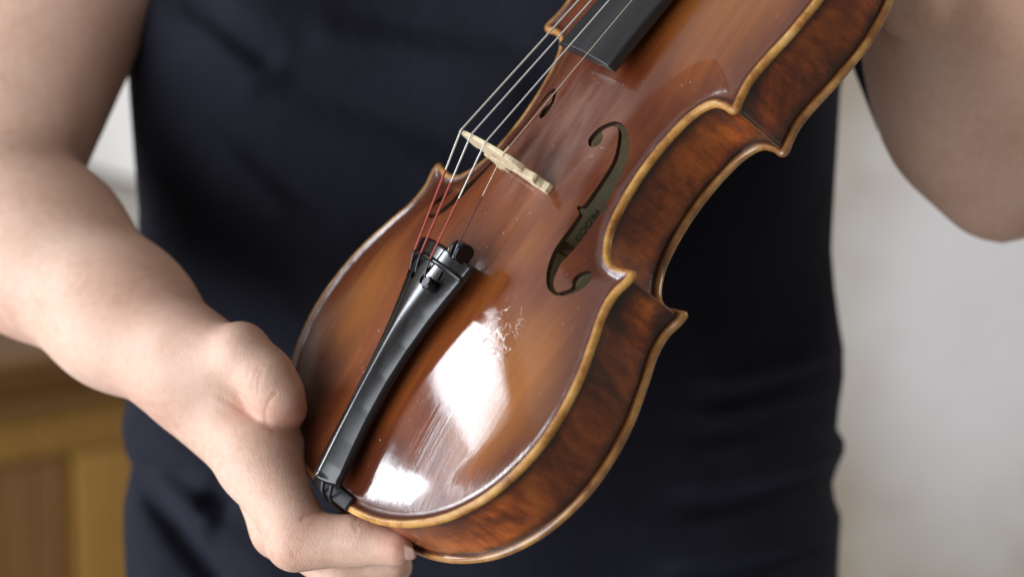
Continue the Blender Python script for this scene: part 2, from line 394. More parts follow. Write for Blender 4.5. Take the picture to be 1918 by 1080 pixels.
M_TOP, M_BACK, M_RIB = mat_top(), mat_edge_back(), mat_rib()
M_EB = mat_ebony('ebony_polished', .19, .006); M_FB = mat_ebony('ebony_board', .46, .018, 1.0)
M_RAW = mat_wood('bare_maple_inside', (.66, .54, .31), (.80, .69, .43), wscale=90)
M_MAP = mat_wood('bridge_maple', (.60, .47, .28), (.76, .64, .44), (1, 1, .2), .5, 260)
M_NECK = mat_wood('neck_maple', (.40, .20, .07), (.55, .30, .12), rough=.4, wscale=60, coat=.4)
M_BLACK = mat_plain('black_metal', (.008, .008, .009), .22, 0.3); M_BRASS = mat_plain('brass', (.75, .55, .22), .3, 1.0)
M_STEEL = mat_plain('grey_metal', (.16, .16, .175), .35, .6); M_GUT = mat_plain('black_cord', (.012, .012, .012), .35)

FH = np.array([[23.9,185.8],[21.7,187.9],[21.6,191.3],[22.7,195.2],[25.5,198.8],[28.1,200.8],[31.5,201.3],[34.6,199.9],[37.8,196.5],[40.8,191.5],[42.4,186.2],[43.9,180.1],[44.9,174.3],[45.8,169.5],[46.4,167.6],[47.9,166.5],[47.1,164.8],[47.3,161.1],[48.2,155.9],[49.5,149.2],[50.5,143.8],[50.9,139.8],[51.4,135.8],[53.3,131.1],[54.9,127.7],[57.5,125.5],[60.4,124.5],[62.5,126.1],[64.3,128.6],[64.2,130.2],[62.6,131.6],[61.4,134.0],[61.7,137.0],[63.2,139.2],[65.7,139.5],[68.0,137.5],[69.3,133.6],[68.2,129.3],[65.4,125.6],[62.1,123.4],[58.2,123.0],[54.0,124.3],[49.4,128.4],[46.4,133.1],[44.0,138.4],[42.8,144.1],[42.0,149.5],[40.9,155.8],[40.2,158.7],[38.4,159.5],[37.4,160.8],[39.0,161.9],[39.2,164.1],[38.7,169.7],[38.0,177.3],[37.1,185.4],[35.2,191.3],[32.7,196.6],[30.8,198.7],[28.7,198.5],[26.4,196.4],[25.3,193.9],[27.1,192.3],[28.1,190.0],[27.4,187.4],[25.9,186.1]])
def closed_smooth(p, n):
    q = np.vstack([p[-1:], p, p[:2]]); return catmull(q, n)[:-1]
FHs = closed_smooth(FH, 3)
FHb = (FHs * [-1, 1] + [6.5, 1.0])[::-1]
def zbot_top(V, d):
    z = ztop(V.copy(), d.copy()) - 2.2
    lim = -3.5 + 0 * d; w = sstep(d, 3.0, 9.0); z = np.minimum(z, z) * w + lim * (1 - w)
    k = d < 1.9; z[k] = -1.6 - np.sqrt(np.maximum(1.9 ** 2 - (1.9 - d[k]) ** 2, 0)); return z
OFFS = (.12, .45, 1.0, 1.8, 2.8, 4.0, 5.5, 7.2)
v, f, d = plate(OUT, [FHs, FHb], lambda V, d: ztop(V.copy(), d.copy()), zbot_top, OFFS, 2.3)
nv = len(v) // 2
top = mesh_obj('top_plate', v * MM, f, M_TOP, VIO, attrs={'rim': d})
top.data.materials.append(M_RAW); top.data.materials.append(mat_plain('sound_hole_edge', (.035, .016, .008), .5))
mi = np.zeros(len(f), np.int32)
for i, q in enumerate(f):
    if len(q) == 3 and q[0] >= nv and d[q[0]] > 5: mi[i] = 1
    elif len(q) == 4 and d[q[0]] > 5: mi[i] = 2
top.data.polygons.foreach_set('material_index', mi); sharp(top, 42)

ZB = -37.7
def zt_back(V, d): return (ZB + .3) - (zbot_back(V, d))            # helper names follow the mirrored plate
def z_out(V, d): return ZB + .3 - ztop(V.copy(), d.copy(), 13.5)
def z_in(V, d): 
    z = ztop(V.copy(), d.copy(), 13.5) - 3.2; w = sstep(d, 3.0, 9.0); z = z * w - 3.5 * (1 - w)
    k = d < 1.9; z[k] = -1.6 - np.sqrt(np.maximum(1.9 ** 2 - (1.9 - d[k]) ** 2, 0)); return ZB + .3 - z
v, f, d = plate(OUT, [], z_in, z_out, OFFS[:7], 4.0)
nv = len(v) // 2
back = mesh_obj('back_plate', v * MM, f, M_BACK, VIO, attrs={'rim': d}); back.data.materials.append(M_RAW)
mi = np.array([1 if (len(q) == 3 and q[0] < nv and d[q[0]] > 4.5) else 0 for q in f], np.int32)
back.data.polygons.foreach_set('material_index', mi); sharp(back, 42)

# ribs: six strips that meet at the corners
Ri = inset(OUT, 2.9); Rin = inset(OUT, 4.2)
def corner_idx(poly, tip): return int(np.argmin(((poly - tip) ** 2).sum(1)))
tips = [np.array([88.4, 147.5]), np.array([80.2, 230.0])]
tips = tips + [t * [-1, 1] for t in tips[::-1]]
def far(poly, tip):                                               # the rib corner: the point farthest into the tip
    k = np.where(((poly - tip) ** 2).sum(1) < 14 ** 2)[0]; return int(k[np.argmax(np.abs(poly[k, 0]))])
ci = [far(Ri, t) for t in tips]
Ri = np.roll(Ri, -ci[0], 0); ci = [far(Ri, t) for t in tips]
segs = [(ci[0], ci[1], 'rib', 'orange brown rib of the narrow waist'), (ci[1], ci[2], 'rib', None), (ci[2], ci[3], 'rib', None), (ci[3], len(Ri), 'rib', 'dark blotched rib round the lower end')]
ZR = np.array([-3.1, -3.6, -5.0, -8.0, -14, -20, -26, -30, -32.6, -33.7, -34.3])
for a, b, nm, lb in segs:
    c = np.vstack([Ri[a:b], Ri[b % len(Ri)][None]])
    c = resample(c, 1.4)
    t = np.gradient(c, axis=0); t /= np.linalg.norm(t, axis=1)[:, None]
    inn = c + np.c_[-t[:, 1], t[:, 0]] * 1.1
    n = len(c); V = []; ed = []
    sl = np.r_[0, np.cumsum(np.linalg.norm(np.diff(c, axis=0), axis=1))]; endd = np.clip(np.minimum(sl, sl[-1] - sl) / 24.0, 0, 1)
    for z in ZR:
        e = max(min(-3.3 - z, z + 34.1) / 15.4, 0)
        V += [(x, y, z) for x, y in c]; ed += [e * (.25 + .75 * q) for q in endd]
    for z in ZR: V += [(x, y, z) for x, y in inn]; ed += [.5] * n
    m = len(ZR); Fq = []
    for i in range(m - 1):
        for j in range(n - 1):
            Fq.append((i * n + j, (i + 1) * n + j, (i + 1) * n + j + 1, i * n + j + 1))
            o = m * n; Fq.append((o + i * n + j, o + i * n + j + 1, o + (i + 1) * n + j + 1, o + (i + 1) * n + j))
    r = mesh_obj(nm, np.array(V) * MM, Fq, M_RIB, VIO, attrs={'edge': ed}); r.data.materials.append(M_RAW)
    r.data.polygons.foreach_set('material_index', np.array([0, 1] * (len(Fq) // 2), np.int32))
    if lb: r['label'] = lb

# end blocks close the body inside
b = MB(); b.box((0, 8 * MM, -18.5 * MM), (50 * MM, 14 * MM, 29.6 * MM), bev=.002); b.build('end_block', M_RAW, VIO)
b = MB(); b.box((0, 346 * MM, -18.5 * MM), (50 * MM, 12 * MM, 29.6 * MM), bev=.002); b.build('neck_block', M_RAW, VIO)

# paper label with print on the inside of the back, and a small brown cleat below it
def back_in(x, y):
    q = np.array([[x, y]], float); return float(z_in(q, pdist(q, OUT))[0])
m = NT('old_paper'); n = m.noise(120, 5, .6)
m.set(Base_Color=m.ramp(n, [(.3, (.58, .53, .36)), (.7, (.74, .69, .50))]), Roughness=.9); M_PAPER = m.done()
M_INK = mat_plain('ink', (.02, .018, .015), .8)
zl = back_in(-40, 170)
def sheet_on_back(x0, x1, y0, y1, lift, nx, ny):
    X, Y = np.meshgrid(np.linspace(x0, x1, nx), np.linspace(y0, y1, ny)); q = np.c_[X.ravel(), Y.ravel()]
    z = z_in(q, pdist(q, OUT)) + lift; V = np.c_[q, z]; n = len(V)
    V = np.vstack([V, V - [0, 0, .15]])
    F = [(j * nx + i, j * nx + i + 1, (j + 1) * nx + i + 1, (j + 1) * nx + i) for j in range(ny - 1) for i in range(nx - 1)]
    F += [tuple(n + a for a in f[::-1]) for f in F]
    return V * MM, F
V, F = sheet_on_back(-58, -12, 152.5, 192.5, .35, 14, 14)
LAB = mesh_obj('paper_label', V, F, M_PAPER, VIO, smooth=True)
LAB['label'] = 'old printed paper label glued inside, seen through the sound hole'
def text_mesh(body, size, x, y, name):
    cu = bpy.data.curves.new(name, 'FONT'); cu.body = body; cu.size = size; cu.extrude = .00004; cu.align_x = 'CENTER'; cu.align_y = 'CENTER'
    ob = bpy.data.objects.new(name, cu); COL.objects.link(ob); bpy.context.view_layer.update()
    me = bpy.data.meshes.new_from_object(ob.evaluated_get(bpy.context.evaluated_depsgraph_get())); bpy.data.objects.remove(ob)
    for vt in me.vertices:                                        # laid on the curved wood, reading toward the tail
        px, py = vt.co.x / MM, vt.co.y / MM; vx, vy = x + py, y - px
        vt.co = Vector((vx, vy, back_in(vx, vy) + .55 + (.08 if vt.co.z > 0 else 0))) * MM
    o = bpy.data.objects.new(name, me); COL.objects.link(o); me.materials.clear(); me.materials.append(M_INK); o.parent = LAB
text_mesh('PROCO', .0050, -22.9, 163.0, 'lettering')
text_mesh('1902', .0036, -32.0, 162.0, 'small_lettering')
b = MB(); b.box((-27 * MM, 148.6 * MM, (back_in(-27, 148.6) + 1.2) * MM), (34 * MM, 5.5 * MM, 2.6 * MM), bev=.0005)
b.build('cleat', mat_wood('brown_cleat', (.16, .06, .02), (.28, .12, .05), wscale=200), VIO)

# bridge
zs = lambda x: float(ztop(np.array([[x, 160.0]]))[0])
def arc_top(x): return 43.9 - 1.4 * (x / 19) - (x / 19) ** 2 * 4.0
bh = [(0, 21.5), (5.5, 20.8), (8.6, 18.6), (10.8, zs(10.8) + 3.4), (10.8, zs(10.8)), (16, zs(16)), (21.6, zs(21.6)), (21.8, zs(21.6) + 2.6), (19.6, zs(20) + 3.6), (18.6, 19.2), (19.8, 21.5), (21.6, 22.6),
      (21.2, 24.2), (17.5, 24.4), (15.4, 26.2), (15.2, 28.4), (17.0, 30.2), (20.4, 29.6), (21.7, 31.0), (21.2, 34.5), (20.3, 37.0), (19.4, arc_top(19.0) - .6)]
bo = bh + [(x, arc_top(x)) for x in np.linspace(18.8, -18.8, 26)] + [(-x, z + (1.4 * 2 if k >= 20 else 0)) for k, (x, z) in reversed(list(enumerate(bh))) if k > 0]
bo = np.array(bo)
hole = np.array([(3.4 * math.cos(t) * (1 + .25 * math.sin(t)), 30.2 + 3.4 * math.sin(t)) for t in np.linspace(0, TAU, 20, endpoint=False)])
def slot(cx, cz, s): return np.array([(cx + 2.3 * math.cos(t), cz + 1.2 * math.sin(t) + s * .5 * math.cos(t)) for t in np.linspace(0, TAU, 12, endpoint=False)])
def half_t(V): return 2.35 - 1.45 * np.clip((V[:, 1] - 12) / 32, 0, 1)
v, f, d = plate(bo, [hole, slot(9.5, 26.5, 1), slot(-9.5, 26.5, -1)], lambda V, d: half_t(V) * 1.0, lambda V, d: -half_t(V), (.5, 1.2), 1.6)
v = np.c_[v[:, 0], 160.6 - v[:, 2], v[:, 1]]                     # the plate's third axis becomes the thickness along y
br = mesh_obj('bridge', v * MM, f, M_MAP, VIO, smooth=True); sharp(br, 30)
mod = br.modifiers.new('soft', 'BEVEL'); mod.width = .0003; mod.segments = 2; mod.limit_method = 'ANGLE'; mod.angle_limit = math.radians(50)

# tailpiece: ebony, ridged down the middle, with keyholes
TW = [(0.0, 10.2), (6, 10.7), (18, 10.0), (34, 9.7), (50, 10.3), (66, 12.1), (82, 15.4), (96, 19.4), (105, 22.0), (110.5, 23.2)]
ty = np.array([a for a, _ in TW]); tw = np.array([b_ for _, b_ in TW])
TY0 = 3.0
yy = np.linspace(0, 110.5, 46)
from numpy import interp
def tww(y): return interp(y, ty, tw)
right = [(tww(y), y) for y in yy]
topc = [(x, 110.5 + 1.2 * (1 - (x / 23.2) ** 2)) for x in np.linspace(23.2, -23.2, 26)][1:-1]
botc = [(x, -2.6 * (1 - (x / 10.2) ** 2)) for x in np.linspace(-10.2, 10.2, 14)][1:-1]
to = np.array(right + topc + [(-x, y) for x, y in right[::-1]] + botc)
to = resample(np.vstack([to, to[:1]]), .75)[:-1]
def keyhole(cx, cy, r, y1, sx=0.0):
    p = [(cx + r * math.cos(t), cy + r * 1.25 * math.sin(t)) for t in np.linspace(math.pi / 2 + .38, math.pi / 2 + TAU - .38, 14)]
    return np.array(p + [(cx + sx + .55, y1), (cx + sx - .55, y1)])
XG, XD, XA, XE = -15.2, -6.6, 2.6, 14.6
holes = [keyhole(XG, 94.2, 1.9, 101.5), keyhole(XD, 94.4, 1.9, 101.5), keyhole(XA, 94.6, 1.9, 101.5), np.array([(11.6 + .5 * a, q) for a, q in ((-1, 97.5), (1, 97.5), (1, 102.2), (-1, 102.2))])]
def ztail(V):
    x, y = V[:, 0], V[:, 1]; w = tww(y); u = np.clip(np.abs(x) / w, 0, 1)
    base = 8.0 + (24.6 - 8.0) * np.clip(y / 110, 0, 1) + 1.2 * np.sin(np.clip(y / 110, 0, 1) * math.pi)
    k = 1 - sstep(y, 66, 92)                                     # ridge fades into a plain arch toward the strings
    roof = 2.4 * (1 - np.sqrt(u * u + .006)) + 3.0 * (1 - u ** 2.2); arch = 5.2 * (1 - u ** 2.2)
    return base + k * roof + (1 - k) * arch
def z_tp(V, d): return ztail(V) - 1.0 * (1 - np.sqrt(1 - (1 - np.clip(d / 1.0, 0, 1)) ** 2))
def z_tb(V, d): return ztail(V) - 2.6 - 2.2 * (1 - np.clip(np.abs(V[:, 0]) / tww(V[:, 1]), 0, 1)) + .0 * d
v, f, d = plate(to, holes, z_tp, z_tb, (.15, .5, 1.0), 1.1)
v[:, 1] += TY0
TP = mesh_obj('tailpiece', v * MM, f, M_EB, VIO); sharp(TP, 50)
# raised fret across its wide end
b = MB(); xs = np.linspace(-21.6, 21.6, 24); pts = []
for x in xs:
    q = np.array([[x, 103.2]]); pts.append((x, 103.2 + TY0 + .6 * (1 - (x / 22) ** 2), float(ztail(q)[0]) + .1))
b.tube(np.array(pts) * MM, 1.25 * MM, 12); b.build('tailpiece_fret', M_EB, TP)
def zt1(x, y): return float(ztail(np.array([[x, y - TY0]]))[0])
# tail gut over the saddle to the end pin
b = MB()
for s in (-1, 1):
    b.tube(np.array([(s * 4.4, 8, zt1(0, 8) - 5.2), (s * 4.1, 1.5, 5.6), (s * 3.6, -3.0, 3.0), (s * 3.2, -5.0, .2), (s * 3.0, -5.6, -8), (s * 3.0, -5.8, -15)]) * MM, .95 * MM, 8)
b.build('tail_gut', M_GUT, VIO)
b = MB(); b.box((0, -.4 * MM, .5 * MM), (34 * MM, 6.6 * MM, 2.8 * MM), bev=.0011); b.build('saddle', mat_ebony('ebony_dull', .6, .008), VIO)
b = MB(); b.tube(np.array([(0, 2, -16), (0, -3.4, -16), (0, -4, -16), (0, -9, -16), (0, -11, -16), (0, -12, -16)]) * MM, np.array([3.5, 3.5, 6, 6.4, 5, 2.5]) * MM, 20); b.build('end_pin', M_EB, VIO)

# fine tuner of the thinnest string
FT = None
xk, yk = 11.2, 94.0 + TY0; zk = zt1(xk, yk)
b = MB(); b.tube(np.array([(xk, yk, zk + q) for q in (-3, 1.2, 1.3, 4.6, 5.1, 5.2)]) * MM, np.array([1.2, 1.2, 2.9, 2.95, 2.5, .01]) * MM, 22)
FT = b.build('fine_tuner', M_BLACK, VIO, deg=30)
b = MB(); b.tube(np.array([(xk, yk, zk + 5.21), (xk, yk, zk + 5.42)]) * MM, 2.35 * MM, 22); b.build('screw_head', M_STEEL, FT)
ye = 114.0 + TY0
b = MB()
out = [(-1.5, -5.0), (4.0, -5.0), (6.0, -3.6), (6.6, -.6), (5.4, 2.0), (2.6, 3.2), (-.8, 2.6), (-2.4, .4), (-2.4, -3.5)]
zt_e = zt1(14.5, 112)
for x0 in (11.3, 16.2):
    b.prism(out, (x0 * MM, (ye - 3) * MM, (zt_e + 1.0) * MM), (0, MM, 0), (0, 0, MM), (1, 0, 0), 2.2 * MM)
b.box((14.9 * MM, (ye + 1) * MM, (zt_e - 1.5) * MM), (6 * MM, 5 * MM, 3 * MM), bev=.0008)
b.build('tuner_lever', M_BLACK, FT, deg=30)
b = MB(); b.tube(np.array([(9.2, ye - 2.4, zt_e + .2), (14, ye - 2.2, zt_e + .4)]) * MM, 1.5 * MM, 14); b.tube(np.array([(8.4, ye - 2.4, zt_e + .2), (9.4, ye - 2.4, zt_e + .2)]) * MM, 2.0 * MM, 14)
b.build('brass_pin', M_BRASS, FT)
b = MB(); b.tube(np.array([(14.9, ye - 5, zt_e + 1.6), (14.9, ye + 1, zt_e + 3.4), (14.9, ye + 3.2, zt_e + 2.0)]) * MM, .7 * MM, 8); b.build('hook', M_STEEL, FT)

# fingerboard, neck and nut run on out of the picture
FBw = lambda y: interp(y, [218, 488], [21.2, 12.2]); FBz = lambda y: interp(y, [218, 488], [31.2, -1.5])
yv = np.linspace(218, 488, 28); V = []; F = []; nx = 17
for y in yv:
    w = FBw(y); zc = FBz(y); row = [(x, y, zc - (42 - math.sqrt(42 * 42 - x * x))) for x in np.linspace(-w, w, nx)]
    ze = row[0][2]; th = 5.4
    row += [(w - .2, y, ze - th), (-w + .2, y, ze - th)]; V += row
k = nx + 2
for i in range(len(yv) - 1):
    for j in range(k): F.append((i * k + j, i * k + (j + 1) % k, (i + 1) * k + (j + 1) % k, (i + 1) * k + j))
F += [tuple(range(k))[::-1], tuple((len(yv) - 1) * k + j for j in range(k))]
fb = mesh_obj('fingerboard', np.array(V) * MM, F, M_FB, VIO); sharp(fb, 40)
mod = fb.modifiers.new('soft', 'BEVEL'); mod.width = .0006; mod.segments = 2; mod.limit_method = 'ANGLE'; mod.angle_limit = math.radians(45)
b = MB(); pts = [(0, y, FBz(y) - 12 - q) for y, q in ((345, 16), (358, 12), (372, 3), (400, 0), (480, 0), (492, 2))]
b.tube(np.array(pts) * MM, np.array([17, 16, 13, 11.5, 10, 10]) * MM, 18); b.build('neck', M_NECK, VIO)
b = MB(); b.box((0, 490 * MM, -2.5 * MM), (24.6 * MM, 4 * MM, 6 * MM), bev=.0008); b.build('nut', M_EB, VIO)

# strings, with red silk at the tail end
strs = [('G', -16.6, 43.7, -8.2, 3.0, XG, .46, (.74, .72, .64), .30), ('D', -6.1, 44.7, -2.7, 3.2, XD, .42, (.76, .75, .72), .30),
        ('A', 5.6, 43.9, 2.7, 3.4, XA, .38, (.80, .79, .76), .30), ('E', 16.6, 40.2, 8.0, 3.2, 14.9, .21, (.78, .66, .50), .36)]
M_SILK = mat_string('red_silk', (.40, .06, .04), .6, 420, 0.0); M_SILKD = mat_string('dark_red_silk', (.10, .02, .018), .6, 420, 0.0)
M_STR = {}
fr = {'G': .33, 'D': .40, 'A': .48, 'E': .47}
for nm, xb, zb_, xn, zn, xt, r, col, ro in strs:
    mt = mat_string('string_metal_' + nm, col, ro, 900, .45)
    yt = 103.2 + TY0
    if nm == 'E': end = np.array([14.9, ye + 1.5, zt_e + 3.6])
    else: end = np.array([xt, yt + .4, zt1(xt, yt) + 1.5 + r])
    Bp = np.array([xb, 160.6, zb_ + r * .6]); Np = np.array([xn, 488, zn])
    cut = Bp + (end - Bp) * fr[nm]
    b = MB(); b.tube(np.vstack([Np, Bp + (Np - Bp) * .004, Bp, Bp + (end - Bp) * .02, cut + (end - cut) * .01]) * MM, r * MM, 10)
    so = b.build('string', mt, VIO)
    b = MB()
    if nm == 'E':
        b.tube(np.vstack([cut, end, end + [0, .2, -1.2]]) * MM, (r + .10) * MM, 8); b.build('silk_wrapping', M_SILKD, so)
        b = MB(); q = Bp + (end - Bp) * -.02 ; q2 = Bp + (Np - Bp) * .012
        b.tube(np.vstack([q2, Bp + [0, .4, .1]]) * MM, .5 * MM, 8); b.build('string_sleeve', M_MAP, so)
    else:
        hy = 95.5 + TY0
        mid = end + (cut - end) * .08
        b.tube(np.vstack([cut, mid, end]) * MM, (r + .08) * MM, 8); b.build('silk_wrapping', M_SILK, so)
        b = MB(); b.tube(np.vstack([end, end + [0, -1.2, -.3], [xt, hy + 3, zt1(xt, hy + 3) + .7], [xt, hy, zt1(xt, hy) - .4], [xt, hy - .6, zt1(xt, hy) - 2.5]]) * MM, (r + .06) * MM, 8)
        b.build('string_end', M_GUT, so)
# ---------------------------------------------------------------- the person
PER = empty('person', P(900, 1500, 1.55))
tag(PER, 'person in a dark navy sleeveless top holding the violin with bare arms', 'person')
bpy.context.view_layer.update()
PO = np.array(PER.location)
def L(px, py, d):
    """camera-frame metres (right, depth, up) of a photograph position"""
    return np.array([(px - 959) / FPX * d, d, -(py - 540) / FPX * d])
def cam2world(q): return CAM + q[:, :1] * RGT + q[:, 1:2] * FWD + q[:, 2:] * UPV
class Field:
    def __init__(s, xs, ys, zs):
        s.ax = [np.asarray(a, np.float32) for a in (xs, ys, zs)]
        s.v = np.full([len(a) for a in s.ax], 1.0, np.float32)
    def cone(s, a, b, ra, rb, flat=None):
        return ('c', np.array(a), np.array(b), ra, rb, flat)
    def _eval(s, prim, pad):
        _, a, b, ra, rb, flat = prim; m = max(ra, rb) + pad
        lo, hi = np.minimum(a, b) - m, np.maximum(a, b) + m
        sl = [slice(max(0, np.searchsorted(ax, l) - 1), min(len(ax), np.searchsorted(ax, h) + 1)) for ax, l, h in zip(s.ax, lo, hi)]
        if any(q.stop - q.start < 1 for q in sl): return None, None
        X, Y, Z = [ax[q] for ax, q in zip(s.ax, sl)]
        d = (b - a).astype(np.float32); LL = float(d @ d) + 1e-12
        t = ((X - a[0]) * d[0])[:, None, None] + ((Y - a[1]) * d[1])[None, :, None] + ((Z - a[2]) * d[2])[None, None, :]
        t = np.clip(t / LL, 0, 1)
        ex = (X - np.float32(a[0]))[:, None, None] - t * d[0]; ey = (Y - np.float32(a[1]))[None, :, None] - t * d[1]; ez = (Z - np.float32(a[2]))[None, None, :] - t * d[2]
        if flat is not None:                                   # squashed along a direction
            ax_, k = flat; ax_ = np.array(ax_) / np.linalg.norm(ax_)
            p = ex * ax_[0] + ey * ax_[1] + ez * ax_[2]; q = p * (1 / k - 1)
            ex = ex + q * ax_[0]; ey = ey + q * ax_[1]; ez = ez + q * ax_[2]
            dd = (np.sqrt(ex * ex + ey * ey + ez * ez) - (ra + (rb - ra) * t)) * (k if k < 1 else 1)
        else: dd = np.sqrt(ex * ex + ey * ey + ez * ez) - (ra + (rb - ra) * t)
        return tuple(sl), dd.astype(np.float32)
    @staticmethod
    def smin(a, b, k):
        h = np.maximum(k - np.abs(a - b), 0) / k
        return np.minimum(a, b) - h * h * k * .25
    def chain(s, prims, k_in, k_out):
        g = np.full_like(s.v, 1.0)
        for p in prims:
            sl, d = s._eval(p, .05)
            if sl is None: continue
            g[sl] = s.smin(g[sl], d, k_in)
        s.v = s.smin(s.v, g, k_out)
    def carve(s, prim, k):
        sl, d = s._eval(prim, .03)
        if sl is not None: s.v[sl] = -s.smin(-s.v[sl], d, k)
    def nets(s):
        v = s.v; neg = v < 0; X, Y, Z = s.ax
        c = [neg[i:v.shape[0] - 1 + i, j:v.shape[1] - 1 + j, k:v.shape[2] - 1 + k] for i in (0, 1) for j in (0, 1) for k in (0, 1)]
        cnt = sum(q.astype(np.int8) for q in c); act = (cnt > 0) & (cnt < 8)
        I, J, K = np.nonzero(act); idx = np.full(act.shape, -1, np.int64); idx[I, J, K] = np.arange(len(I))
        acc = np.zeros((len(I), 3)); num = np.zeros(len(I))
        offs = [(i, j, k) for i in (0, 1) for j in (0, 1) for k in (0, 1)]
        for a in offs:
            for b in offs:
                if a < b and sum(abs(p - q) for p, q in zip(a, b)) == 1:
                    va = v[I + a[0], J + a[1], K + a[2]]; vb = v[I + b[0], J + b[1], K + b[2]]
                    m = (va < 0) != (vb < 0); t = np.where(m, va / np.where(m, va - vb, 1), 0)
                    pa = np.c_[X[I + a[0]], Y[J + a[1]], Z[K + a[2]]]; pb = np.c_[X[I + b[0]], Y[J + b[1]], Z[K + b[2]]]
                    acc += np.where(m[:, None], pa + (pb - pa) * t[:, None], 0); num += m
        V = acc / num[:, None]; F = []
        for ax in range(3):
            n = list(v.shape); e = [slice(0, q) for q in n]
            e0 = list(e); e1 = list(e); e0[ax] = slice(0, n[ax] - 1); e1[ax] = slice(1, n[ax])
            o = [q for q in range(3) if q != ax]
            x = neg[tuple(e0)] != neg[tuple(e1)]; A = np.argwhere(x)
            A = A[(A[:, o[0]] > 0) & (A[:, o[1]] > 0) & (A[:, o[0]] < n[o[0]] - 1) & (A[:, o[1]] < n[o[1]] - 1)]
            q = []
            for da, db in ((0, 0), (1, 0), (1, 1), (0, 1)):
                B = A.copy(); B[:, o[0]] -= 1 - da; B[:, o[1]] -= 1 - db; q.append(idx[B[:, 0], B[:, 1], B[:, 2]])
            q = np.array(q).T; fl = neg[A[:, 0], A[:, 1], A[:, 2]]
            if ax == 1: fl = ~fl
            q[~fl] = q[~fl][:, ::-1]; F.append(q)
        return V, np.vstack(F)

def axis(lo, f0, f1, hi, fine, coarse):
    return np.r_[np.arange(lo, f0, coarse), np.arange(f0, f1, fine), np.arange(f1, hi, coarse)]
XS = axis(-.42, -.165, -.035, .40, .0014, .0055); YS = axis(1.16, 1.205, 1.335, 1.66, .0014, .0055); ZS = axis(-.20, -.145, 0.0, .36, .0014, .0055)
fld = Field(XS, YS, ZS); C = fld.cone
# right arm: upper arm, forearm, wrist
fld.chain([C(L(330, -560, 1.55), L(152, -150, 1.445), .060, .054), C(L(152, -150, 1.445), L(-18, 300, 1.405), .054, .045)], .02, .001)
fld.chain([C(L(-90, 325, 1.405), L(72, 463, 1.375), .0415, .0405), C(L(72, 463, 1.375), L(228, 592, 1.335), .0405, .0315), C(L(228, 592, 1.335), L(347, 684, 1.305), .0315, .0245)], .02, .006)
# heel of the hand and metacarpals
fld.chain([C(L(347, 684, 1.305), L(404, 742, 1.304), .0243, .0215), C(L(402, 744, 1.303), L(486, 866, 1.276), .0208, .0170),
           C(L(408, 744, 1.310), L(488, 864, 1.292), .0190, .0155), C(L(412, 738, 1.320), L(478, 846, 1.315), .0165, .0140)], .013, .014)
# thumb: base, two bones, standing clear of the palm, its tip on the edge of the violin
fld.chain([C(L(364, 680, 1.294), L(450, 660, 1.276), .0190, .0134)], .008, .012)
fld.chain([C(L(450, 660, 1.276), L(497, 702, 1.2715), .0134, .0116), C(L(497, 702, 1.2715), L(516, 738, 1.2735), .0116, .0114), C(L(516, 738, 1.2735), L(528, 768, 1.280), .0114, .0100)], .006, .0028)
fld.chain([C(L(524, 740, 1.2745), L(535, 764, 1.279), .0098, .0092)], .003, .0035)
# web of skin between thumb and palm
fld.chain([C(L(505, 785, 1.290), L(540, 834, 1.287), .009, .0075)], .006, .007)
# index finger
fld.chain([C(L(486, 866, 1.275), L(559, 1000, 1.252), .0168, .0140)], .008, .010)
fld.chain([C(L(554, 1012, 1.251), L(668, 1012, 1.246), .0140, .0107), C(L(668, 1012, 1.246), L(741, 1026, 1.238), .0107, .0080)], .0045, .003)
# middle, ring and little finger behind the lower end
fld.chain([C(L(484, 872, 1.293), L(526, 990, 1.277), .0148, .0132), C(L(526, 990, 1.277), L(640, 1068, 1.266), .0122, .0105), C(L(640, 1068, 1.266), L(734, 1052, 1.262), .0105, .0082)], .006, .0022)
fld.chain([C(L(478, 850, 1.314), L(552, 985, 1.303), .0128, .0118), C(L(552, 985, 1.303), L(650, 1052, 1.300), .0114, .0102), C(L(650, 1052, 1.300), L(740, 1060, 1.292), .0102, .0080)], .006, .003)
fld.chain([C(L(470, 835, 1.330), L(548, 960, 1.328), .0110, .0098), C(L(548, 960, 1.328), L(620, 1020, 1.322), .0096, .0084), C(L(620, 1020, 1.322), L(680, 1032, 1.316), .0084, .0068)], .006, .003)
# left arm: upper arm from the shoulder, elbow, forearm rising to the neck of the violin
fld.chain([C(L(1690, -560, 1.58), L(2040, -60, 1.51), .060, .046), C(L(2040, -60, 1.51), L(1900, 335, 1.41), .046, .029)], .02, .001)
fld.chain([C(L(1868, 354, 1.385), L(1798, 120, 1.370), .0255, .0335), C(L(1790, 235, 1.375), L(1768, 60, 1.375), .0325, .030), C(L(1798, 120, 1.370), L(1690, -180, 1.340), .0335, .030), C(L(1700, -180, 1.345), L(1640, -420, 1.31), .031, .026)], .03, .02)
fld.chain([C(L(1706, 4, 1.326), L(1650, -120, 1.315), .0180, .022), C(L(1770, -60, 1.335), L(1650, -120, 1.31), .015, .02)], .012, .007)
fld.chain([C(L(1640, -420, 1.31), L(1660, -560, 1.30), .028, .024)] + [C(L(1660 - 26 * i, -590 + 22 * i, 1.285), L(1590 - 26 * i, -600 + 22 * i, 1.25), .010, .008) for i in range(4)], .012, .01)
# shoulders and chest under the top
fld.chain([C(L(330, -560, 1.56), L(1690, -560, 1.57), .062, .062), C(L(800, -500, 1.57), L(860, 700, 1.56), .085, .080), C(L(1000, -500, 1.57), L(960, 700, 1.56), .085, .080)], .05, .03)
V, F = fld.nets(); fld.v = None
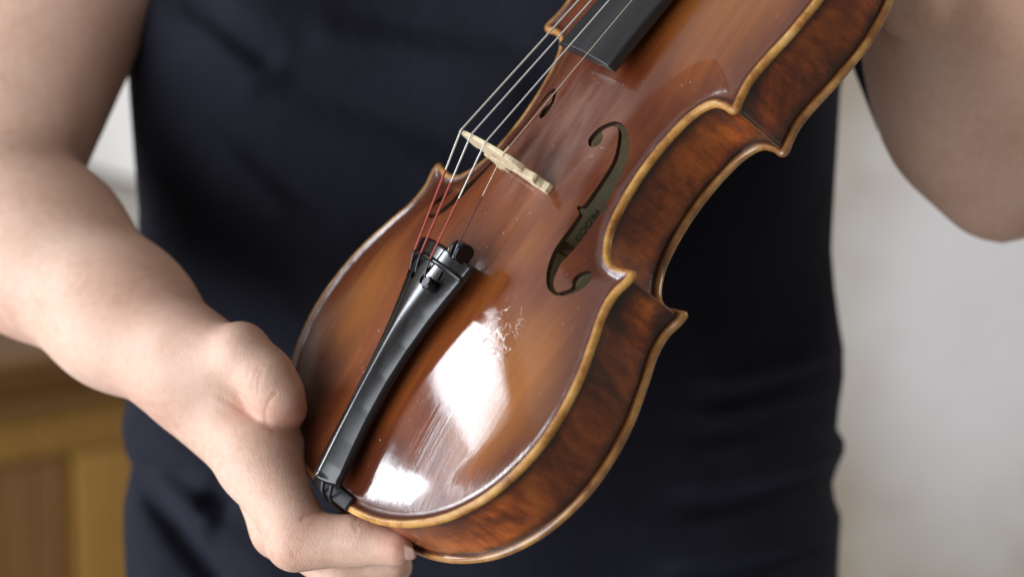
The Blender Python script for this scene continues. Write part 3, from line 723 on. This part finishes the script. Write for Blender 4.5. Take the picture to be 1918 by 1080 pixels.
# keep what hangs together, relax the net a little
n = len(V); E = np.vstack([F[:, [0, 1]], F[:, [1, 2]], F[:, [2, 3]], F[:, [3, 0]]])
deg = np.bincount(E.ravel(), minlength=n)[:, None]
for _ in range(2):
    s_ = np.zeros((n, 3)); np.add.at(s_, E[:, 0], V[E[:, 1]]); np.add.at(s_, E[:, 1], V[E[:, 0]]); V = V * .5 + .5 * s_ / deg
def near(p, r): return np.exp(-((V - p) ** 2).sum(1) / (r * r))
flush = np.maximum.reduce([1.1 * near(L(543, 775, 1.273), .0115), .7 * near(L(748, 1030, 1.230), .009), .45 * near(L(545, 1020, 1.236), .012), .5 * near(L(590, 960, 1.24), .008), .5 * near(L(470, 770, 1.275), .010), .3 * near(L(520, 850, 1.25), .014)])
crease = np.maximum.reduce([near(L(478, 710, 1.27), .013), near(L(470, 860, 1.245), .016), .8 * near(L(425, 690, 1.27), .014), near(L(550, 1040, 1.236), .010), .8 * near(L(670, 1000, 1.236), .009), .6 * near(L(380, 640, 1.28), .015)])
# folds and nail line: shallow grooves in the skin that faces out of the hand
dpx = np.c_[V[:, 0] / V[:, 1] * FPX + 959, 540 - V[:, 2] / V[:, 1] * FPX]
def groove(pts, w, dmax):
    pts = np.array(pts, float); g = np.zeros(len(V)); m = (np.abs(dpx[:, 0] - pts[:, 0].mean()) < 120) & (np.abs(dpx[:, 1] - pts[:, 1].mean()) < 120) & (V[:, 1] < dmax)
    q = dpx[m]; best = np.full(len(q), 1e9)
    for a, b_ in zip(pts[:-1], pts[1:]):
        d_ = b_ - a; t = np.clip(((q - a) @ d_) / (d_ @ d_), 0, 1); best = np.minimum(best, np.hypot(*(q - a - t[:, None] * d_).T))
    g[m] = np.exp(-(best / w) ** 2); return g
GR = [([(516, 736), (503, 752), (496, 774), (500, 797), (512, 808)], 3.5, 1.279, .55), ([(481, 690), (474, 712), (473, 726)], 3.5, 1.279, .38), ([(489, 695), (483, 716), (483, 734)], 3.5, 1.279, .38), ([(470, 688), (464, 706)], 3.5, 1.279, .25),
      ([(566, 970), (582, 961), (604, 957)], 5, 1.26, .7), ([(670, 967), (664, 980), (668, 994)], 4, 1.245, .5), ([(680, 969), (675, 982)], 3.5, 1.245, .35), ([(536, 1020), (548, 1030), (552, 1046)], 4, 1.25, .25), ([(522, 851), (540, 846), (556, 850)], 4, 1.28, .3),
      ([(412, 742), (440, 760), (470, 780), (500, 800)], 4, 1.30, .5)]
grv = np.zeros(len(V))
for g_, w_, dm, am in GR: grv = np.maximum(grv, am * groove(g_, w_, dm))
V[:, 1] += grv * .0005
M_SKIN = mat_skin()
W = cam2world(V) - PO
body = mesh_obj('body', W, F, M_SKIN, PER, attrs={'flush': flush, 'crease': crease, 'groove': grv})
# finger nails
def nail(c, nrm, along, w, l, name='fingernail'):
    nrm = np.array(nrm, float); nrm /= np.linalg.norm(nrm); al = np.array(along, float); al -= nrm * (al @ nrm); al /= np.linalg.norm(al); sd = np.cross(nrm, al)
    V = []; F = []; n = 9
    for i in range(n):
        for j in range(n):
            u, t = (i / (n - 1) - .5) * 2, (j / (n - 1) - .5) * 2
            rr = math.sqrt(max(0, 1 - .5 * u * u)); x, y = u * w * math.sqrt(1 - .5 * t * t), t * l * rr
            V.append(c + sd * x + al * y - nrm * (x * x / (w * 1.5) + y * y / (l * 7)))
    F = [(i * n + j, (i + 1) * n + j, (i + 1) * n + j + 1, i * n + j + 1) for i in range(n - 1) for j in range(n - 1)]
    W = cam2world(np.array(V)) - PO
    o = mesh_obj(name, W, F, M_NAIL, PER); m = o.modifiers.new('t', 'SOLIDIFY'); m.thickness = .0007; return o
m = NT('fingernail'); m.set(Base_Color=(.66, .43, .36), Roughness=.28, Subsurface_Weight=.2, Subsurface_Scale=.003); M_NAIL = m.done()
nail(L(754, 1043, 1.2330), (.15, -.70, -.66), (1, 0, -.12), .0050, .0060)

# sleeveless top: a tube of cloth round the trunk
yr = np.array([-420, -250, -100, 0, 60, 130, 220, 300, 400, 500, 600, 700, 760, 800, 840, 866, 890, 940, 1000, 1080, 1200, 1400], float)
xl = np.array([310, 300, 280, 268, 256, 244, 250, 256, 264, 262, 258, 250, 238, 233, 239, 252, 246, 236, 236, 240, 246, 246], float)
yr2 = np.array([-420, -250, -60, 120, 180, 250, 350, 420, 470, 540, 600, 650, 700, 760, 800, 822, 840, 870, 900, 930, 960, 1000, 1060, 1100, 1400], float)
xr = np.array([1640, 1610, 1590, 1578, 1570, 1566, 1560, 1556, 1554, 1560, 1568, 1576, 1577, 1568, 1564, 1578, 1578, 1566, 1556, 1560, 1571, 1570, 1566, 1570, 1570], float)
from numpy import interp as ip
rows = np.arange(-400, 1380, 7.0); NU = 300
ph = np.linspace(0, TAU, NU, endpoint=False)
def seg_d(X, Y, a, b, w, fade=.15):
    d = np.array(b, float) - a; Ls = np.hypot(*d); t = ((X - a[0]) * d[0] + (Y - a[1]) * d[1]) / (Ls * Ls)
    q = np.abs(((X - a[0]) * d[1] - (Y - a[1]) * d[0]) / Ls)
    e = np.clip(np.minimum(t, 1 - t) / fade + .5, 0, 1); e = e * e * (3 - 2 * e)
    return np.exp(-(q / w) ** 2) * e
wob = [(RNG.uniform(.004, .016), RNG.uniform(-.012, .012), RNG.uniform(0, 6), RNG.uniform(.3, .9)) for _ in range(9)]
Vs = []
for r in rows:
    Dc = 1.500 + (r - 540) * 4.6e-5
    a, b_ = ip(r, yr, xl), ip(r, yr2, xr)
    cx, hw = (a + b_) / 2, (b_ - a) / 2
    ex = .80
    cs, sn = np.cos(ph), np.sin(ph)
    X = cx + hw * np.sign(cs) * np.abs(cs) ** ex; dep = .100 * np.sign(sn) * np.abs(sn) ** ex    # sn > 0 : toward the camera
    Y = np.full(NU, r)
    front = np.clip(sn * 1.6, 0, 1)
    h = 20 * np.exp(-((X - 455) / 190) ** 2 - ((Y - 60) / 150) ** 2) + 20 * np.exp(-((X - 1180) / 220) ** 2 - ((Y - 40) / 150) ** 2)
    h += 8 * np.exp(-((X - 800) / 330) ** 2 - ((Y - 560) / 300) ** 2)
    h -= 4.5 * seg_d(X, Y, (330, -20), (545, 150), 26); h += 3.0 * seg_d(X, Y, (300, 40), (520, 190), 40)
    h -= 3.6 * seg_d(X, Y, (560, 170), (900, 300), 40); h += 3.0 * seg_d(X, Y, (620, 90), (980, 190), 50); h -= 2.2 * seg_d(X, Y, (640, 60), (980, 110), 30); h += 2.4 * seg_d(X, Y, (380, 230), (560, 420), 30); h -= 1.8 * seg_d(X, Y, (400, 200), (640, 430), 26)
    h += 2.0 * seg_d(X, Y, (430, 330), (700, 480), 40); h -= 1.6 * seg_d(X, Y, (340, 300), (620, 560), 34)
    # soft diagonal folds at the waist
    h += 6.0 * seg_d(X, Y, (225, 770), (420, 900), 30); h -= 6.5 * seg_d(X, Y, (262, 800), (450, 930), 22)
    h += 6.0 * seg_d(X, Y, (240, 850), (430, 960), 28); h -= 10.0 * seg_d(X, Y, (270, 870), (445, 1075), 24); h += 5.0 * seg_d(X, Y, (235, 930), (340, 1110), 44)
    h += 3.0 * seg_d(X, Y, (360, 900), (560, 1090), 34); h -= 2.4 * seg_d(X, Y, (420, 1000), (620, 1160), 26)
    for k_, (y0, s_) in enumerate(((640, 9), (700, 6), (830, 10), (960, 9), (1050, 6))):
        h += .5 * s_ * seg_d(X, Y, (1600, y0), (1300 - 20 * k_, y0 + 70), 22, .3)
        h -= .45 * s_ * seg_d(X, Y, (1600, y0 + 42), (1320 - 20 * k_, y0 + 105), 18, .3)
    for fx, fy, p0, am in wob: h += am * .8 * np.sin(fx * X + fy * Y + p0)
    dep = dep + front * h * .0015
    Vs.append(np.c_[(X - 959) / FPX * Dc, Dc - dep, -(Y - 540) / FPX * Dc])
Vs = np.vstack(Vs); nr = len(rows)
F = [(i * NU + j, (i + 1) * NU + j, (i + 1) * NU + (j + 1) % NU, i * NU + (j + 1) % NU) for i in range(nr - 1) for j in range(NU)]
F += [tuple(range(NU)), tuple((nr - 1) * NU + j for j in range(NU))[::-1]]
M_CLOTH = mat_cloth()
sh = mesh_obj('tank_top', cam2world(Vs) - PO, F, M_CLOTH, PER)
bm = bmesh.new(); bm.from_mesh(sh.data); bmesh.ops.recalc_face_normals(bm, faces=bm.faces); bm.to_mesh(sh.data); bm.free()
# dark tapered strip added to stand for the left arm's shaded side
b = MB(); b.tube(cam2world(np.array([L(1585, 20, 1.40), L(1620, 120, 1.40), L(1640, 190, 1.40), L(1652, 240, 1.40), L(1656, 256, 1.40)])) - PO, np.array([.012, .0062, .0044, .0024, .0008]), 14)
b.build('arm_shade_strip', M_CLOTH, PER)

# ---------------------------------------------------------------- behind: plaster wall, wooden cabinet, pale panel and ledge
wy = 3.05
WALL = MB(); nx, nz = 60, 40; V = []; F = []
for j in range(nz + 1):
    for i in range(nx + 1):
        x, z = -1.6 + 3.2 * i / nx, -1.25 + 2.5 * j / nz
        V.append((x, .006 * math.sin(3.1 * x + 2.3 * z) + .004 * math.sin(7.3 * x - 5.1 * z + 1), z))
F = [(j * (nx + 1) + i, j * (nx + 1) + i + 1, (j + 1) * (nx + 1) + i + 1, (j + 1) * (nx + 1) + i) for j in range(nz) for i in range(nx)]
n0 = len(V); V += [(x, y + .12, z) for x, y, z in V]; F += [tuple(n0 + q for q in f[::-1]) for f in F]
edge = [i for i in range(nx + 1)] + [j * (nx + 1) + nx for j in range(1, nz + 1)] + [nz * (nx + 1) + i for i in range(nx - 1, -1, -1)] + [j * (nx + 1) for j in range(nz - 1, 0, -1)]
F += [(edge[k], n0 + edge[k], n0 + edge[(k + 1) % len(edge)], edge[(k + 1) % len(edge)]) for k in range(len(edge))]
wl = mesh_obj('plaster_wall', V, F, mat_plaster()); wl.location = (0.05, wy, 1.05)
tag(wl, 'mottled off white plaster wall behind the person', 'wall')

M_OAK = mat_wood('honey_oak', (.23, .115, .018), (.34, .185, .034), (1, 1, .08), .5, 30)
M_OAKD = mat_wood('brown_oak', (.125, .054, .010), (.19, .085, .019), (1, 1, .08), .5, 30)
A = P(0, 760, 2.22); yaw = math.radians(42)
M_REED = mat_wood('reed_oak', (.17, .075, .014), (.25, .118, .026), (1, 1, .08), .5, 30)
cab = empty('cabinet', (A[0], A[1], 0)); cab.rotation_euler = (0, 0, yaw)
tag(cab, 'honey brown wooden cabinet with reeded panel behind the person', 'cabinet')
zz = lambda py: float(P(0, py, 2.22)[2])
def slab(nm, x0, x1, y0, y1, z0, z1, mat, bev=.004):
    b = MB(); b.box(((x0 + x1) / 2, (y0 + y1) / 2, (z0 + z1) / 2), (x1 - x0, y1 - y0, z1 - z0), bev=bev); return b.build(nm, mat, cab)
CX0, CX1 = -.35, .155
slab('carcass', CX0, CX1 - .004, .012, .42, zz(1750), zz(700), M_OAKD)
slab('top_board', CX0 - .02, CX1 + .02, -.030, .44, zz(690) + .0, zz(656), M_OAKD, .006)
slab('moulding', CX0 - .01, CX1 + .01, -.016, .012, zz(737), zz(692), M_OAKD, .005)
slab('moulding', CX0 - .005, CX1 + .006, -.028, .012, zz(765), zz(739), M_OAKD, .006)
slab('frieze_board', CX0, CX1, -.004, .012, zz(876), zz(767), M_OAK)
slab('stile', .068, CX1, -.004, .012, zz(1750), zz(878), M_OAK)
for k in range(22):
    x0 = .064 - .0172 * (k + 1)
    b = MB(); b.tube(np.array([(x0 + .0086, .010, zz(1745)), (x0 + .0086, .010, zz(884))]), .0078, 12); b.build('reed', M_REED, cab)

# bright panel and grey ledge between the arm and the body
M_WHITE = mat_plain('white_paint', (.86, .82, .78), .6, 0, 40, .03)
M_LEDGE = mat_plain('grey_stone', (.36, .335, .295), .7, 0, 20, .08)
B0 = P(215, 330, 2.55)
pn = MB(); pn.box((0, 0, .26), (.22, .03, .52), bev=.006); o = pn.build('white_panel', M_WHITE); o.location = (B0[0], B0[1] + .02, B0[2]); o.rotation_euler = (0, 0, math.radians(-58))
tag(o, 'bright white upright panel seen in the gap between the bare arm and dark top', 'panel')
lg = MB(); lg.box((0, 0, -.30), (.26, .30, .60), bev=.008); o = lg.build('stone_ledge', M_LEDGE); o.location = (B0[0], B0[1] + .04, B0[2] - .003); o.rotation_euler = (0, 0, math.radians(-20))
tag(o, 'pale grey ledge under the bright white panel beside the bare arm', 'ledge')
